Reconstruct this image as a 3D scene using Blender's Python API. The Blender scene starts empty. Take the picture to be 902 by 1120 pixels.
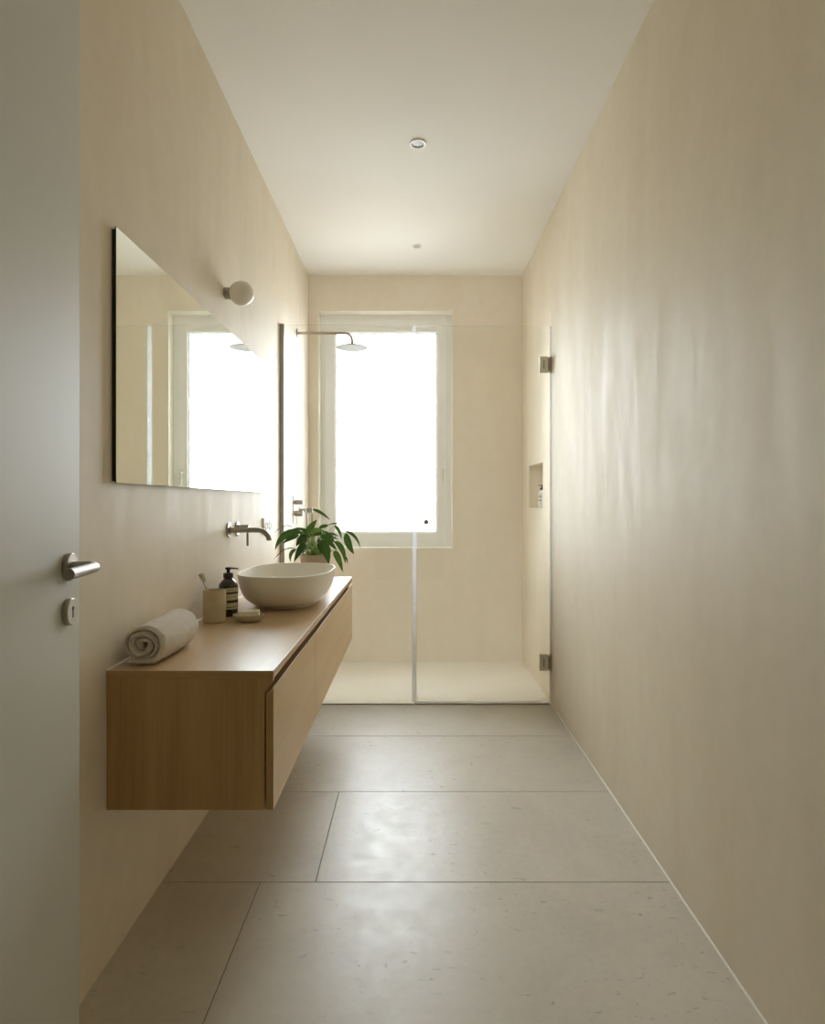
import bpy, bmesh, math, random
from mathutils import Vector, Matrix, noise
random.seed(7)
PI = math.pi
sc = bpy.context.scene
COL = sc.collection

# ------------------------------------------------------------------ room constants (metres)
EYE = 1.157
XL, XR = -0.77, 0.78          # side walls
YB = 4.58                     # back wall
YF0, YF1 = 0.25, 0.35         # doorway wall
YH = -2.2                     # end of the hallway
H = 2.80                      # ceiling
YS = 3.607                    # shower screen
F = 690.0
def at(px, py, d):            # a picture point at a known distance
    return Vector(((px - 453.5) / F * d, d, EYE - (py - 549.0) / F * d))

# ------------------------------------------------------------------ mesh helpers
def new(): return bmesh.new()

def box(bm, x0, x1, y0, y1, z0, z1, bev=0.0, mi=0, seg=2):
    t = bmesh.new()
    bmesh.ops.create_cube(t, size=1.0)
    for v in t.verts:
        v.co = Vector(((x0 + x1) / 2 + v.co.x * (x1 - x0), (y0 + y1) / 2 + v.co.y * (y1 - y0), (z0 + z1) / 2 + v.co.z * (z1 - z0)))
    if bev > 0:
        bmesh.ops.bevel(t, geom=list(t.edges), offset=bev, segments=seg, profile=0.5, affect='EDGES')
    merge(bm, t, mi)
    return bm

def merge(bm, t, mi=None, M=None):
    vm = {}
    for v in t.verts:
        co = M @ v.co if M else v.co
        vm[v] = bm.verts.new(co)
    for f in t.faces:
        try:
            nf = bm.faces.new([vm[v] for v in f.verts])
            nf.material_index = f.material_index if mi is None else mi
            nf.smooth = f.smooth
        except ValueError:
            pass
    t.free()

def lathe(bm, prof, seg=32, M=None, mi=0, cap0=True, cap1=True):
    t = bmesh.new(); rings = []
    for r, z in prof:
        rings.append([t.verts.new((r * math.cos(2 * PI * k / seg), r * math.sin(2 * PI * k / seg), z)) for k in range(seg)])
    for a, b in zip(rings, rings[1:]):
        for k in range(seg):
            t.faces.new((a[k], a[(k + 1) % seg], b[(k + 1) % seg], b[k]))
    if cap0: t.faces.new(list(reversed(rings[0])))
    if cap1: t.faces.new(rings[-1])
    merge(bm, t, mi, M)
    return bm

def axis_matrix(p, d):        # local z along d, origin p
    d = Vector(d).normalized()
    return Matrix.Translation(Vector(p)) @ d.to_track_quat('Z', 'Y').to_matrix().to_4x4()

def cyl(bm, p, d, r, L, bev=0.001, seg=32, mi=0):
    prof = [(r - bev, 0), (r, bev), (r, L - bev), (r - bev, L)]
    return lathe(bm, prof, seg, axis_matrix(p, d), mi)

def tube(bm, pts, rad, seg=12, mi=0):
    pts = [Vector(p) for p in pts]; n = len(pts)
    rr = rad if isinstance(rad, (list, tuple)) else [rad] * n
    t = bmesh.new(); rings = []; u = None
    for i in range(n):
        d = (pts[min(i + 1, n - 1)] - pts[max(i - 1, 0)]).normalized()
        if u is None:
            u = d.orthogonal().normalized()
        u = (u - d * u.dot(d)).normalized(); w = d.cross(u)
        rings.append([t.verts.new(pts[i] + (u * math.cos(2 * PI * k / seg) + w * math.sin(2 * PI * k / seg)) * rr[i]) for k in range(seg)])
    for a, b in zip(rings, rings[1:]):
        for k in range(seg):
            t.faces.new((a[k], a[(k + 1) % seg], b[(k + 1) % seg], b[k]))
    t.faces.new(list(reversed(rings[0]))); t.faces.new(rings[-1])
    merge(bm, t, mi)
    return bm

def prism(bm, poly, y0, y1, axis='y', bev=0.0, mi=0):
    """poly of (x, z) extruded along y"""
    t = bmesh.new()
    a = [t.verts.new((x, y0, z)) for x, z in poly]
    b = [t.verts.new((x, y1, z)) for x, z in poly]
    n = len(poly)
    t.faces.new(a); t.faces.new(list(reversed(b)))
    for k in range(n):
        t.faces.new((a[k], b[k], b[(k + 1) % n], a[(k + 1) % n]))
    bmesh.ops.recalc_face_normals(t, faces=t.faces)
    if bev > 0:
        bmesh.ops.bevel(t, geom=list(t.edges), offset=bev, segments=2, profile=0.5, affect='EDGES')
    merge(bm, t, mi)
    return bm

ORG = {}
def wipe(o, bm, angle):
    bmesh.ops.recalc_face_normals(bm, faces=bm.faces)
    for f in bm.faces: f.smooth = True
    for e in bm.edges:
        if len(e.link_faces) == 2:
            e.smooth = e.calc_face_angle(0) < math.radians(angle)
        else:
            e.smooth = False

def obj(name, bm, mats, parent=None, origin=None, angle=35, local=False, recalc=True):
    if recalc: wipe(None, bm, angle)
    else:
        for f in bm.faces: f.smooth = True
    if not local:
        if parent is not None: og = ORG[parent.name]
        else: og = Vector(origin) if origin is not None else Vector((0, 0, 0))
        bmesh.ops.translate(bm, verts=bm.verts, vec=-og)
    else:
        og = Vector((0, 0, 0))
    me = bpy.data.meshes.new(name)
    bm.to_mesh(me); bm.free()
    o = bpy.data.objects.new(name, me)
    for m in (mats if isinstance(mats, (list, tuple)) else [mats]):
        me.materials.append(m)
    COL.objects.link(o)
    if recalc:
        wn = o.modifiers.new('WeightedNormal', 'WEIGHTED_NORMAL'); wn.keep_sharp = True; wn.weight = 100
    if parent is not None: o.parent = parent
    elif not local: o.location = og
    ORG[o.name] = og
    return o

def tag(o, label, cat, group=None):
    o['label'] = label; o['category'] = cat
    if group: o['group'] = group
    return o

def thing(name, label, cat, loc, rz=0.0, group=None):
    o = bpy.data.objects.new(name, None); COL.objects.link(o)
    o.empty_display_size = 0.05
    o.location = loc; o.rotation_euler = (0, 0, rz)
    ORG[o.name] = Vector(loc)
    return tag(o, label, cat, group)

def struct(name, bm, mats, origin=None, label=None):
    o = obj(name, bm, mats, None, origin); o['kind'] = 'structure'
    if label: o['label'] = label
    return o

# ------------------------------------------------------------------ materials
def mat(name):
    m = bpy.data.materials.new(name); m.use_nodes = True
    nt = m.node_tree
    return m, nt, nt.nodes['Principled BSDF'], nt.nodes['Material Output']

def N(nt, kind, **kw):
    n = nt.nodes.new(kind)
    for k, v in kw.items():
        if k in n.inputs: n.inputs[k].default_value = v
        else: setattr(n, k, v)
    return n

def coords(nt, scale=(1, 1, 1), rot=(0, 0, 0)):
    tc = nt.nodes.new('ShaderNodeTexCoord'); mp = nt.nodes.new('ShaderNodeMapping')
    mp.inputs['Scale'].default_value = scale; mp.inputs['Rotation'].default_value = rot
    nt.links.new(tc.outputs['Object'], mp.inputs['Vector'])
    return mp.outputs['Vector']

def noise_n(nt, vec, scale, detail=4, rough=0.5, dist=0.0):
    n = nt.nodes.new('ShaderNodeTexNoise')
    n.inputs['Scale'].default_value = scale; n.inputs['Detail'].default_value = detail
    n.inputs['Roughness'].default_value = rough; n.inputs['Distortion'].default_value = dist
    nt.links.new(vec, n.inputs['Vector'])
    return n.outputs['Fac']

def ramp(nt, fac, stops):
    r = nt.nodes.new('ShaderNodeValToRGB')
    el = r.color_ramp.elements
    while len(el) < len(stops): el.new(0.5)
    for e, (p, c) in zip(el, stops):
        e.position = p; e.color = (c[0], c[1], c[2], 1) if len(c) == 3 else c
    nt.links.new(fac, r.inputs['Fac'])
    return r.outputs['Color']

def mixc(nt, fac, a, b, mode='MIX'):
    m = nt.nodes.new('ShaderNodeMix'); m.data_type = 'RGBA'; m.blend_type = mode
    for sock, v in ((m.inputs['Factor'], fac), (m.inputs[6], a), (m.inputs[7], b)):
        if isinstance(v, (int, float)): sock.default_value = v
        elif isinstance(v, tuple): sock.default_value = (v[0], v[1], v[2], 1)
        else: nt.links.new(v, sock)
    return m.outputs[2]

def maprange(nt, v, a, b, c, d):
    m = nt.nodes.new('ShaderNodeMapRange')
    for k, x in zip(('From Min', 'From Max', 'To Min', 'To Max'), (a, b, c, d)): m.inputs[k].default_value = x
    nt.links.new(v, m.inputs['Value'])
    return m.outputs['Result']

def bump(nt, bs, h, strength, dist=0.01):
    b = nt.nodes.new('ShaderNodeBump')
    b.inputs['Strength'].default_value = strength; b.inputs['Distance'].default_value = dist
    nt.links.new(h, b.inputs['Height']); nt.links.new(b.outputs['Normal'], bs.inputs['Normal'])

def simple(name, c, rough=0.5, metal=0.0, spec=0.5, var=0.0, vs=20, bmp=0.0, bs_=200, coat=0.0):
    m, nt, bs, out = mat(name)
    bs.inputs['Roughness'].default_value = rough; bs.inputs['Metallic'].default_value = metal
    bs.inputs['Specular IOR Level'].default_value = spec
    bs.inputs['Coat Weight'].default_value = coat
    v = coords(nt)
    f = noise_n(nt, v, vs, 3)
    a = tuple(x * (1 - var) for x in c); b = tuple(min(1, x * (1 + var)) for x in c)
    nt.links.new(ramp(nt, f, [(0.3, a), (0.7, b)]), bs.inputs['Base Color'])
    if bmp: bump(nt, bs, noise_n(nt, v, bs_, 4), bmp, 0.002)
    return m

def plaster(name, c1, c2, r0=0.36, r1=0.52, spec=0.5):
    m, nt, bs, out = mat(name)
    v = coords(nt, (2.2, 2.2, 0.55)); v2 = coords(nt)
    a = noise_n(nt, v, 1.6, 5, 0.55, 0.4)
    b = noise_n(nt, v2, 14, 5, 0.6)
    col = ramp(nt, a, [(0.3, c1), (0.7, c2)])
    col = mixc(nt, 0.12, col, ramp(nt, b, [(0.35, tuple(x * 0.8 for x in c1)), (0.65, c2)]))
    nt.links.new(col, bs.inputs['Base Color'])
    nt.links.new(maprange(nt, noise_n(nt, coords(nt, (3.4, 3.4, 0.9)), 2.0, 4, 0.6, 0.5), 0.3, 0.7, r0, r1), bs.inputs['Roughness'])
    bs.inputs['Specular IOR Level'].default_value = spec
    bump(nt, bs, noise_n(nt, coords(nt, (1, 1, 0.4)), 9, 5, 0.55), 0.05, 0.01)
    return m

def wood(name, axis, dark=(0.42, 0.25, 0.09), light=(0.60, 0.39, 0.175), rough=0.42, fm=0.30):
    m, nt, bs, out = mat(name)
    s = [9.0, 9.0, 9.0]; s[axis] = 0.55
    v = coords(nt, tuple(s))
    s2 = [70.0, 70.0, 70.0]; s2[axis] = 1.6
    vf = coords(nt, tuple(s2))
    big = noise_n(nt, v, 1.6, 4, 0.55, 0.7)
    fine = noise_n(nt, vf, 2.2, 4, 0.6)
    col = ramp(nt, big, [(0.30, dark), (0.52, tuple((a + b) / 2 for a, b in zip(dark, light))), (0.72, light)])
    col = mixc(nt, fm, col, ramp(nt, fine, [(0.35, dark), (0.65, light)]))
    nt.links.new(col, bs.inputs['Base Color'])
    if name == 'oak_oiled_top':
        nt.links.new(maprange(nt, big, 0.3, 0.7, rough - 0.01, rough + 0.02), bs.inputs['Roughness'])
    else:
        nt.links.new(maprange(nt, fine, 0.3, 0.7, rough - 0.05, rough + 0.08), bs.inputs['Roughness'])
        bump(nt, bs, fine, 0.08, 0.0005)
    return m

def stone(name, c1, c2, r0, r1, specks=True):
    m, nt, bs, out = mat(name)
    v = coords(nt)
    a = noise_n(nt, v, 2.2, 6, 0.6, 0.6)
    b = noise_n(nt, v, 40, 4, 0.6)
    col = ramp(nt, a, [(0.3, c1), (0.7, c2)])
    col = mixc(nt, 0.18, col, ramp(nt, b, [(0.3, tuple(x * 0.8 for x in c1)), (0.7, c2)]))
    if specks:
        # scattered fossil marks typical of this limestone
        w = noise_n(nt, coords(nt, (1, 1.7, 1)), 26, 3, 0.7, 0.5)
        area = noise_n(nt, v, 3.0, 2, 0.5)
        ms = nt.nodes.new('ShaderNodeMath'); ms.operation = 'MULTIPLY'
        nt.links.new(maprange(nt, w, 0.62, 0.68, 0, 1), ms.inputs[0])
        nt.links.new(maprange(nt, area, 0.42, 0.6, 0, 0.8), ms.inputs[1])
        col = mixc(nt, ms.outputs[0], col, tuple(x * 0.55 for x in c1))
    rnd = nt.nodes.new('ShaderNodeNewGeometry')
    col = mixc(nt, maprange(nt, rnd.outputs['Random Per Island'], 0, 1, 0.0, 0.12), col, tuple(x * 0.7 for x in c1))
    nt.links.new(col, bs.inputs['Base Color'])
    nt.links.new(maprange(nt, noise_n(nt, v, 14, 5, 0.6), 0.3, 0.7, r0, r1), bs.inputs['Roughness'])
    bump(nt, bs, noise_n(nt, v, 30, 4, 0.6), 0.02, 0.001)
    return m

def pane_glass(name, tint=(0.985, 0.99, 0.985), ior=1.45, refl=(1, 1, 1)):
    m = bpy.data.materials.new(name); m.use_nodes = True
    nt = m.node_tree; nt.nodes.clear()
    out = nt.nodes.new('ShaderNodeOutputMaterial')
    tr = N(nt, 'ShaderNodeBsdfTransparent'); tr.inputs['Color'].default_value = (*tint, 1)
    gl = N(nt, 'ShaderNodeBsdfGlossy'); gl.inputs['Roughness'].default_value = 0.0; gl.inputs['Color'].default_value = (*refl, 1)
    fr = N(nt, 'ShaderNodeFresnel'); fr.inputs['IOR'].default_value = ior
    mx = nt.nodes.new('ShaderNodeMixShader')
    nt.links.new(fr.outputs['Fac'], mx.inputs['Fac']); nt.links.new(tr.outputs[0], mx.inputs[1]); nt.links.new(gl.outputs[0], mx.inputs[2])
    nt.links.new(mx.outputs[0], out.inputs['Surface'])
    return m

def translucent(name, c, tr=0.5, rough=0.3):
    m = bpy.data.materials.new(name); m.use_nodes = True
    nt = m.node_tree; bs = nt.nodes['Principled BSDF']; out = nt.nodes['Material Output']
    bs.inputs['Base Color'].default_value = (*c, 1); bs.inputs['Roughness'].default_value = rough
    t = N(nt, 'ShaderNodeBsdfTransparent'); t.inputs['Color'].default_value = (*c, 1)
    mx = nt.nodes.new('ShaderNodeMixShader'); mx.inputs['Fac'].default_value = tr
    tl = N(nt, 'ShaderNodeBsdfTranslucent'); tl.inputs['Color'].default_value = (*c, 1)
    m2 = nt.nodes.new('ShaderNodeMixShader'); m2.inputs['Fac'].default_value = 0.6
    nt.links.new(bs.outputs[0], m2.inputs[1]); nt.links.new(tl.outputs[0], m2.inputs[2])
    nt.links.new(m2.outputs[0], mx.inputs[1]); nt.links.new(t.outputs[0], mx.inputs[2])
    nt.links.new(mx.outputs[0], out.inputs['Surface'])
    return m

M = {}
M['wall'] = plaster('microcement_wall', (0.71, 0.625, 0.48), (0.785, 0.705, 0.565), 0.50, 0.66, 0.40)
M['hall'] = plaster('hallway_bounce_cut', (0.07, 0.06, 0.045), (0.09, 0.075, 0.055), 0.6, 0.7)  # unseen hallway surfaces, made very dark to cut light bouncing into the room
M['wall_b'] = plaster('microcement_back_brightened', (0.85, 0.765, 0.63), (0.89, 0.815, 0.70), 0.5, 0.65)  # paler wall copy; extra brightness for this indirectly lit wall is in the colour
M['ceil'] = simple('ceiling_paint', (0.83, 0.81, 0.75), 0.75, var=0.015, vs=2)
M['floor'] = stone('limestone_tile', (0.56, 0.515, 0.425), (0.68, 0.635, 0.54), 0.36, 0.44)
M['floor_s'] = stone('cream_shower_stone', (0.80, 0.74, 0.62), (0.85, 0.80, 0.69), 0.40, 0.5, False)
M['grout'] = simple('tile_grout', (0.23, 0.20, 0.155), 0.8, var=0.1)
M['bead'] = simple('pale_sealant', (0.78, 0.75, 0.66), 0.5)
M['wood_z'] = wood('oak_vertical_grain', 2)
M['wood_y'] = wood('oak_lengthwise_grain', 1, rough=0.38)
M['wood_top'] = wood('oak_oiled_top', 1, (0.53, 0.38, 0.22), (0.63, 0.46, 0.28), rough=0.30, fm=0.12)
M['wood_f'] = wood('oak_front_lit', 1, (0.60, 0.42, 0.21), (0.72, 0.53, 0.29), rough=0.36, fm=0.25)  # paler oak copy; light from the right wall is put into its colour
M['wood_x'] = wood('oak_cross_grain', 0)
M['dark_gap'] = simple('dark_cabinet_inside', (0.06, 0.035, 0.018), 0.7)
M['door'] = simple('satin_door_paint', (0.57, 0.56, 0.49), 0.54, spec=0.4, var=0.01, vs=3, bmp=0.03, bs_=60)
M['steel'] = simple('brushed_steel', (0.46, 0.425, 0.37), 0.38, 1.0, var=0.04)
M['steel_d'] = simple('dark_brushed_nickel', (0.36, 0.335, 0.29), 0.33, 1.0, var=0.05)
M['hinge'] = simple('satin_hinge_metal', (0.66, 0.63, 0.53), 0.50, 0.45, var=0.04)
M['satin'] = simple('satin_steel', (0.36, 0.33, 0.285), 0.48, 1.0)
M['head'] = simple('matte_steel_plate', (0.34, 0.335, 0.325), 0.75, 0.0, spec=0.2)
M['chrome'] = simple('polished_chrome', (0.72, 0.71, 0.69), 0.12, 1.0)
M['black'] = simple('black_void', (0.012, 0.011, 0.010), 0.6)
M['mirror'] = simple('silvered_glass', (0.90, 0.93, 0.88), 0.0, 1.0)
M['mirror_edge'] = simple('dark_green_glass_edge', (0.004, 0.018, 0.014), 0.12)
M['frame'] = simple('white_window_paint', (0.93, 0.93, 0.92), 0.38, var=0.01)
M['reveal'] = simple('pale_edge_trim', (0.86, 0.82, 0.72), 0.45)
M['pane'] = pane_glass('window_pane_glass', (0.98, 0.985, 0.98))
M['screen'] = pane_glass('clear_screen_glass', (0.985, 0.99, 0.982), 1.35)
M['edge'] = translucent('polished_glass_edge', (0.95, 0.97, 0.95), 0.75, 0.15)
M['seal'] = translucent('clear_plastic_seal', (0.85, 0.85, 0.86), 0.76, 0.25)
M['rib'] = translucent('plastic_seal_rib', (0.84, 0.84, 0.83), 0.40, 0.25)
M['basin'] = simple('matte_stoneware', (0.89, 0.86, 0.78), 0.42, var=0.02, vs=8, bmp=0.04, bs_=90)
M['ceramic'] = simple('taupe_ceramic', (0.58, 0.49, 0.32), 0.5, var=0.06, vs=30, bmp=0.06)
M['dish'] = simple('sage_stoneware', (0.52, 0.48, 0.33), 0.45, var=0.06, vs=40)
M['soap'] = simple('cream_soap', (0.86, 0.82, 0.64), 0.5, var=0.03, vs=20)
M['brush'] = simple('cream_brush_handle', (0.68, 0.60, 0.43), 0.45)
M['bristle'] = simple('bristle_nylon', (0.62, 0.60, 0.40), 0.7, bmp=0.5, bs_=600)
M['amber'] = simple('dark_amber_glass', (0.030, 0.014, 0.007), 0.12, coat=0.5)
M['pump'] = simple('black_pump_plastic', (0.014, 0.012, 0.010), 0.35)
M['label'] = simple('cream_paper_label', (0.56, 0.53, 0.36), 0.6)
M['ink'] = simple('dark_print', (0.03, 0.022, 0.012), 0.6)
M['clearb'] = simple('frosted_clear_bottle', (0.76, 0.75, 0.69), 0.2)
M['greyprint'] = simple('grey_print', (0.25, 0.23, 0.19), 0.6)
M['pot'] = simple('speckled_beige_pot', (0.50, 0.42, 0.31), 0.7, var=0.1, vs=120, bmp=0.1)
M['soil'] = simple('potting_soil', (0.05, 0.035, 0.02), 0.9, var=0.5, vs=150, bmp=0.8)
M['stem'] = simple('pale_green_stem', (0.32, 0.45, 0.16), 0.45)
M['opal'] = simple('opal_glass', (0.90, 0.87, 0.78), 0.3)
M['plastic'] = simple('white_plastic', (0.82, 0.81, 0.76), 0.35)
M['lens'] = simple('grey_lamp_lens', (0.30, 0.28, 0.23), 0.35)

def towel_mat():
    m, nt, bs, out = mat('taupe_terry')
    v = coords(nt)
    f = noise_n(nt, v, 60, 5, 0.7); g = noise_n(nt, v, 420, 3, 0.6)
    nt.links.new(ramp(nt, f, [(0.3, (0.72, 0.64, 0.53)), (0.7, (0.87, 0.80, 0.69))]), bs.inputs['Base Color'])
    bs.inputs['Roughness'].default_value = 0.95; bs.inputs['Sheen Weight'].default_value = 0.3
    bump(nt, bs, g, 0.9, 0.004)
    return m
M['towel'] = towel_mat()

def leaf_mat():
    m, nt, bs, out = mat('glossy_leaf')
    uv = nt.nodes.new('ShaderNodeTexCoord'); sx = nt.nodes.new('ShaderNodeSeparateXYZ')
    nt.links.new(uv.outputs['UV'], sx.inputs[0])
    ge = nt.nodes.new('ShaderNodeNewGeometry')
    base = ramp(nt, ge.outputs['Random Per Island'], [(0.0, (0.007, 0.028, 0.008)), (0.5, (0.018, 0.062, 0.012)), (0.8, (0.055, 0.15, 0.02)), (1.0, (0.15, 0.25, 0.045))])
    f = noise_n(nt, coords(nt), 40, 3)
    base = mixc(nt, maprange(nt, f, 0.3, 0.7, 0, 0.35), base, (0.02, 0.07, 0.015))
    # the paler midrib
    ab = nt.nodes.new('ShaderNodeMath'); ab.operation = 'SUBTRACT'; nt.links.new(sx.outputs['X'], ab.inputs[0]); ab.inputs[1].default_value = 0.5
    aa = nt.nodes.new('ShaderNodeMath'); aa.operation = 'ABSOLUTE'; nt.links.new(ab.outputs[0], aa.inputs[0])
    base = mixc(nt, maprange(nt, aa.outputs[0], 0.0, 0.05, 0.3, 0.0), base, (0.22, 0.34, 0.09))
    nt.links.new(base, bs.inputs['Base Color'])
    bs.inputs['Roughness'].default_value = 0.33
    tl = nt.nodes.new('ShaderNodeBsdfTranslucent'); nt.links.new(mixc(nt, 0.5, base, (0.18, 0.36, 0.03)), tl.inputs['Color'])
    mx = nt.nodes.new('ShaderNodeMixShader'); mx.inputs['Fac'].default_value = 0.16
    nt.links.new(bs.outputs[0], mx.inputs[1]); nt.links.new(tl.outputs[0], mx.inputs[2])
    nt.links.new(mx.outputs[0], out.inputs['Surface'])
    return m
M['leaf'] = leaf_mat()

# ------------------------------------------------------------------ room shell
T = 0.15
# window opening in the back wall
WX0, WX1, WZ0, WZ1 = -0.700, 0.276, 0.820, 2.545
bm = new()
x0, x1 = XL - T, XR + T
box(bm, x0, WX0, YB, YB + 0.24, -0.1, H + 0.1); box(bm, WX1, x1, YB, YB + 0.24, -0.1, H + 0.1)
box(bm, WX0, WX1, YB, YB + 0.24, -0.1, WZ0); box(bm, WX0, WX1, YB, YB + 0.24, WZ1, H + 0.1)
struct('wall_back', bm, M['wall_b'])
bm = new(); box(bm, XL - T, XL, YF0, YB, -0.1, H + 0.1)
box(bm, XL - T, XL, YH - T, YF0, -0.1, H + 0.1, mi=1)
struct('wall_left', bm, [M['wall'], M['hall']])
# right wall with the shower niche
NY0, NY1, NZ0, NZ1, ND = 3.845, 4.305, 1.120, 1.400, 0.10
bm = new()
box(bm, XR, XR + T, YF0, NY0, -0.1, H + 0.1); box(bm, XR, XR + T, YH - T, YF0, -0.1, H + 0.1, mi=1); box(bm, XR, XR + T, NY1, YB, -0.1, H + 0.1)
box(bm, XR, XR + T, NY0, NY1, -0.1, NZ0); box(bm, XR, XR + T, NY0, NY1, NZ1, H + 0.1)
box(bm, XR + ND, XR + T, NY0, NY1, NZ0, NZ1)
struct('wall_right', bm, [M['wall'], M['hall']])
# doorway wall, mostly behind the camera
DX0, DX1, DZ = -0.575, 0.34, 2.33
bm = new()
box(bm, XL, DX0, YF0, YF1, 0.0, H); box(bm, DX1, XR, YF0, YF1, 0.0, H); box(bm, DX0, DX1, YF0, YF1, DZ, H)
struct('wall_front', bm, M['wall'])
bm = new(); box(bm, XL - T, XR + T, YH - T, YH, -0.1, H + 0.1)
struct('wall_rear', bm, M['hall'])
bm = new(); box(bm, XL - T, XR + T, YH - T, YB + 0.24, H, H + 0.15)
struct('ceiling', bm, M['ceil'])
# door casing
bm = new()
box(bm, DX0 - 0.002, DX0 + 0.02, YF0 - 0.01, YF1 + 0.01, 0, DZ, 0.002)
box(bm, DX1 - 0.02, DX1 + 0.002, YF0 - 0.01, YF1 + 0.01, 0, DZ, 0.002)
box(bm, DX0 + 0.02, DX1 - 0.02, YF0 - 0.01, YF1 + 0.01, DZ - 0.02, DZ + 0.002, 0.002)
struct('trim_1', bm, M['door'])

# floor: limestone slabs over a grout bed
bm = new(); box(bm, XL - T, XR + T, YH - T, YB + 0.24, -0.12, -0.002, mi=1)
ys = [-2.28, -1.68, -1.08, -0.48, 0.12, 0.72, 1.32, 1.92, 2.52, 3.12, YS - 0.004]
seams = {5: -0.30, 6: -0.470, 7: -0.3025, 8: -0.62, 9: -0.66}
g = 0.0014
for i in range(len(ys) - 1):
    xs = [XL - 0.02]
    s = seams.get(i, -0.3)
    xs += [s, XR + 0.02] 
    for a, b in zip(xs, xs[1:]):
        box(bm, a + g, b - g, ys[i] + g, ys[i + 1] - g, -0.05, 0.0, 0.0006, 0, 1)
struct('floor', bm, [M['floor'], M['grout']])
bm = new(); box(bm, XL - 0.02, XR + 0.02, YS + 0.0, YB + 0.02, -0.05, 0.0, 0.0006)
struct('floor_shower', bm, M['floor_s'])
# thin pale joint where the right wall meets the floor
bm = new(); prism(bm, [(XR + 0.001, -0.001), (XR - 0.0045, -0.001), (XR - 0.003, 0.002), (XR + 0.001, 0.0045)], YF1, YS - 0.01)
struct('trim_2', bm, M['bead'])
bm = new()
box(bm, XL, XR, YB - 0.003, YB + 0.001, 0, 0.004)
struct('trim_3', bm, M['bead'])

# ------------------------------------------------------------------ window
win = bpy.data.objects.new('window_1', None); COL.objects.link(win)
WY = YB + 0.10
win.location = ((WX0 + WX1) / 2, WY, WZ0); win['kind'] = 'structure'; ORG[win.name] = Vector(win.location)
def ring(bm, x0, x1, z0, z1, w, y0, y1, bev=0.003, wb=None):
    wb = wb or w
    box(bm, x0, x0 + w, y0, y1, z0, z1, bev); box(bm, x1 - w, x1, y0, y1, z0, z1, bev)
    box(bm, x0 + w, x1 - w, y0, y1, z1 - w, z1, bev); box(bm, x0 + w, x1 - w, y0, y1, z0, z0 + wb, bev)
bm = new(); ring(bm, WX0, WX1, WZ0, WZ1, 0.045, WY, WY + 0.07)
obj('frame', bm, M['frame'], win)
SX0, SX1, SZ0, SZ1 = WX0 + 0.038, WX1 - 0.038, WZ0 + 0.038, WZ1 - 0.038
bm = new(); ring(bm, SX0, SX1, SZ0, SZ1, 0.072, WY - 0.012, WY + 0.055, 0.004)
box(bm, SX0 + 0.07, SX1 - 0.07, WY - 0.010, WY + 0.05, SZ1 - 0.092, SZ1 - 0.07, 0.003)
ring(bm, SX0 + 0.070, SX1 - 0.070, SZ0 + 0.070, SZ1 - 0.088, 0.012, WY + 0.004, WY + 0.05, 0.004)
sash = obj('sash', bm, M['frame'], win)
bm = new(); box(bm, SX0 + 0.075, SX1 - 0.075, WY + 0.022, WY + 0.026, SZ0 + 0.075, SZ1 - 0.075)
obj('pane', bm, M['pane'], sash)
bm = new()
hx = SX1 - 0.036
box(bm, hx - 0.013, hx + 0.013, WY - 0.020, WY - 0.0115, 1.33, 1.40, 0.003)
cyl(bm, (hx, WY - 0.018, 1.375), (0, -1, 0), 0.008, 0.028)
box(bm, hx - 0.009, hx + 0.009, WY - 0.052, WY - 0.040, 1.28, 1.385, 0.004)
obj('window_handle', bm, M['plastic'], win)
bm = new()   # pale edge bead round the opening
e = 0.007
ring(bm, WX0 - e, WX1 + e, WZ0 - e, WZ1 + e, e, YB - 0.002, YB + 0.004, 0)
obj('edge_trim', bm, M['reveal'], win)
bm = new()   # smooth pale lining of the reveal
box(bm, WX0, WX0 + 0.004, YB - 0.001, WY, WZ0, WZ1); box(bm, WX1 - 0.004, WX1, YB - 0.001, WY, WZ0, WZ1)
box(bm, WX0, WX1, YB - 0.001, WY, WZ1 - 0.004, WZ1); box(bm, WX0, WX1, YB - 0.001, WY, WZ0, WZ0 + 0.004)
obj('reveal_lining', bm, M['reveal'], win)

# ------------------------------------------------------------------ entrance door (open, on the left)
rz = math.asin(0.13)
dr = bpy.data.objects.new('door_1', None); COL.objects.link(dr)
dr['kind'] = 'structure'; dr['label'] = 'open white flush door at the left edge with steel lever handle'
DW = 0.85
dr.location = (-0.653 + 0.13 * DW, 1.23 - 0.9915 * DW, 0); dr.rotation_euler = (0, 0, rz)
ORG[dr.name] = Vector((0, 0, 0))
bm = new(); box(bm, -0.042, 0, 0.0, DW, 0.008, 2.30, 0.0018)
leaf = obj('door_leaf', bm, M['door'], dr, local=True)
hy, hz = DW - 0.058, 1.036
bm = new()
cyl(bm, (0, hy, hz), (1, 0, 0), 0.026, 0.010, 0.0015, 48)
cyl(bm, (0.008, hy, hz), (1, 0, 0), 0.0105, 0.036, 0.001)
obj('handle_rose', bm, M['steel'], dr, local=True)
bm = new()
r = 0.0098
pts = [(0.030, hy, hz), (0.041, hy - 0.001, hz), (0.048, hy - 0.005, hz), (0.0515, hy - 0.012, hz), (0.052, hy - 0.03, hz), (0.052, hy - 0.128, hz), (0.052, hy - 0.1285, hz)]
tube(bm, pts, [r, r, r, r, r, r, r - 0.0008], 24)
obj('lever_handle', bm, M['satin'], dr, local=True)
bm = new(); kz = 0.953
cyl(bm, (0, hy, kz), (1, 0, 0), 0.025, 0.010, 0.0015, 48)
kr = obj('key_rose', bm, M['steel'], dr, local=True)
bm = new()
cyl(bm, (0.0095, hy, kz + 0.006), (1, 0, 0), 0.0042, 0.001, 0.0001, 16)
box(bm, 0.0095, 0.0105, hy - 0.0022, hy + 0.0022, kz - 0.011, kz + 0.008)
obj('keyhole', bm, M['black'], kr, local=True)

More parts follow.
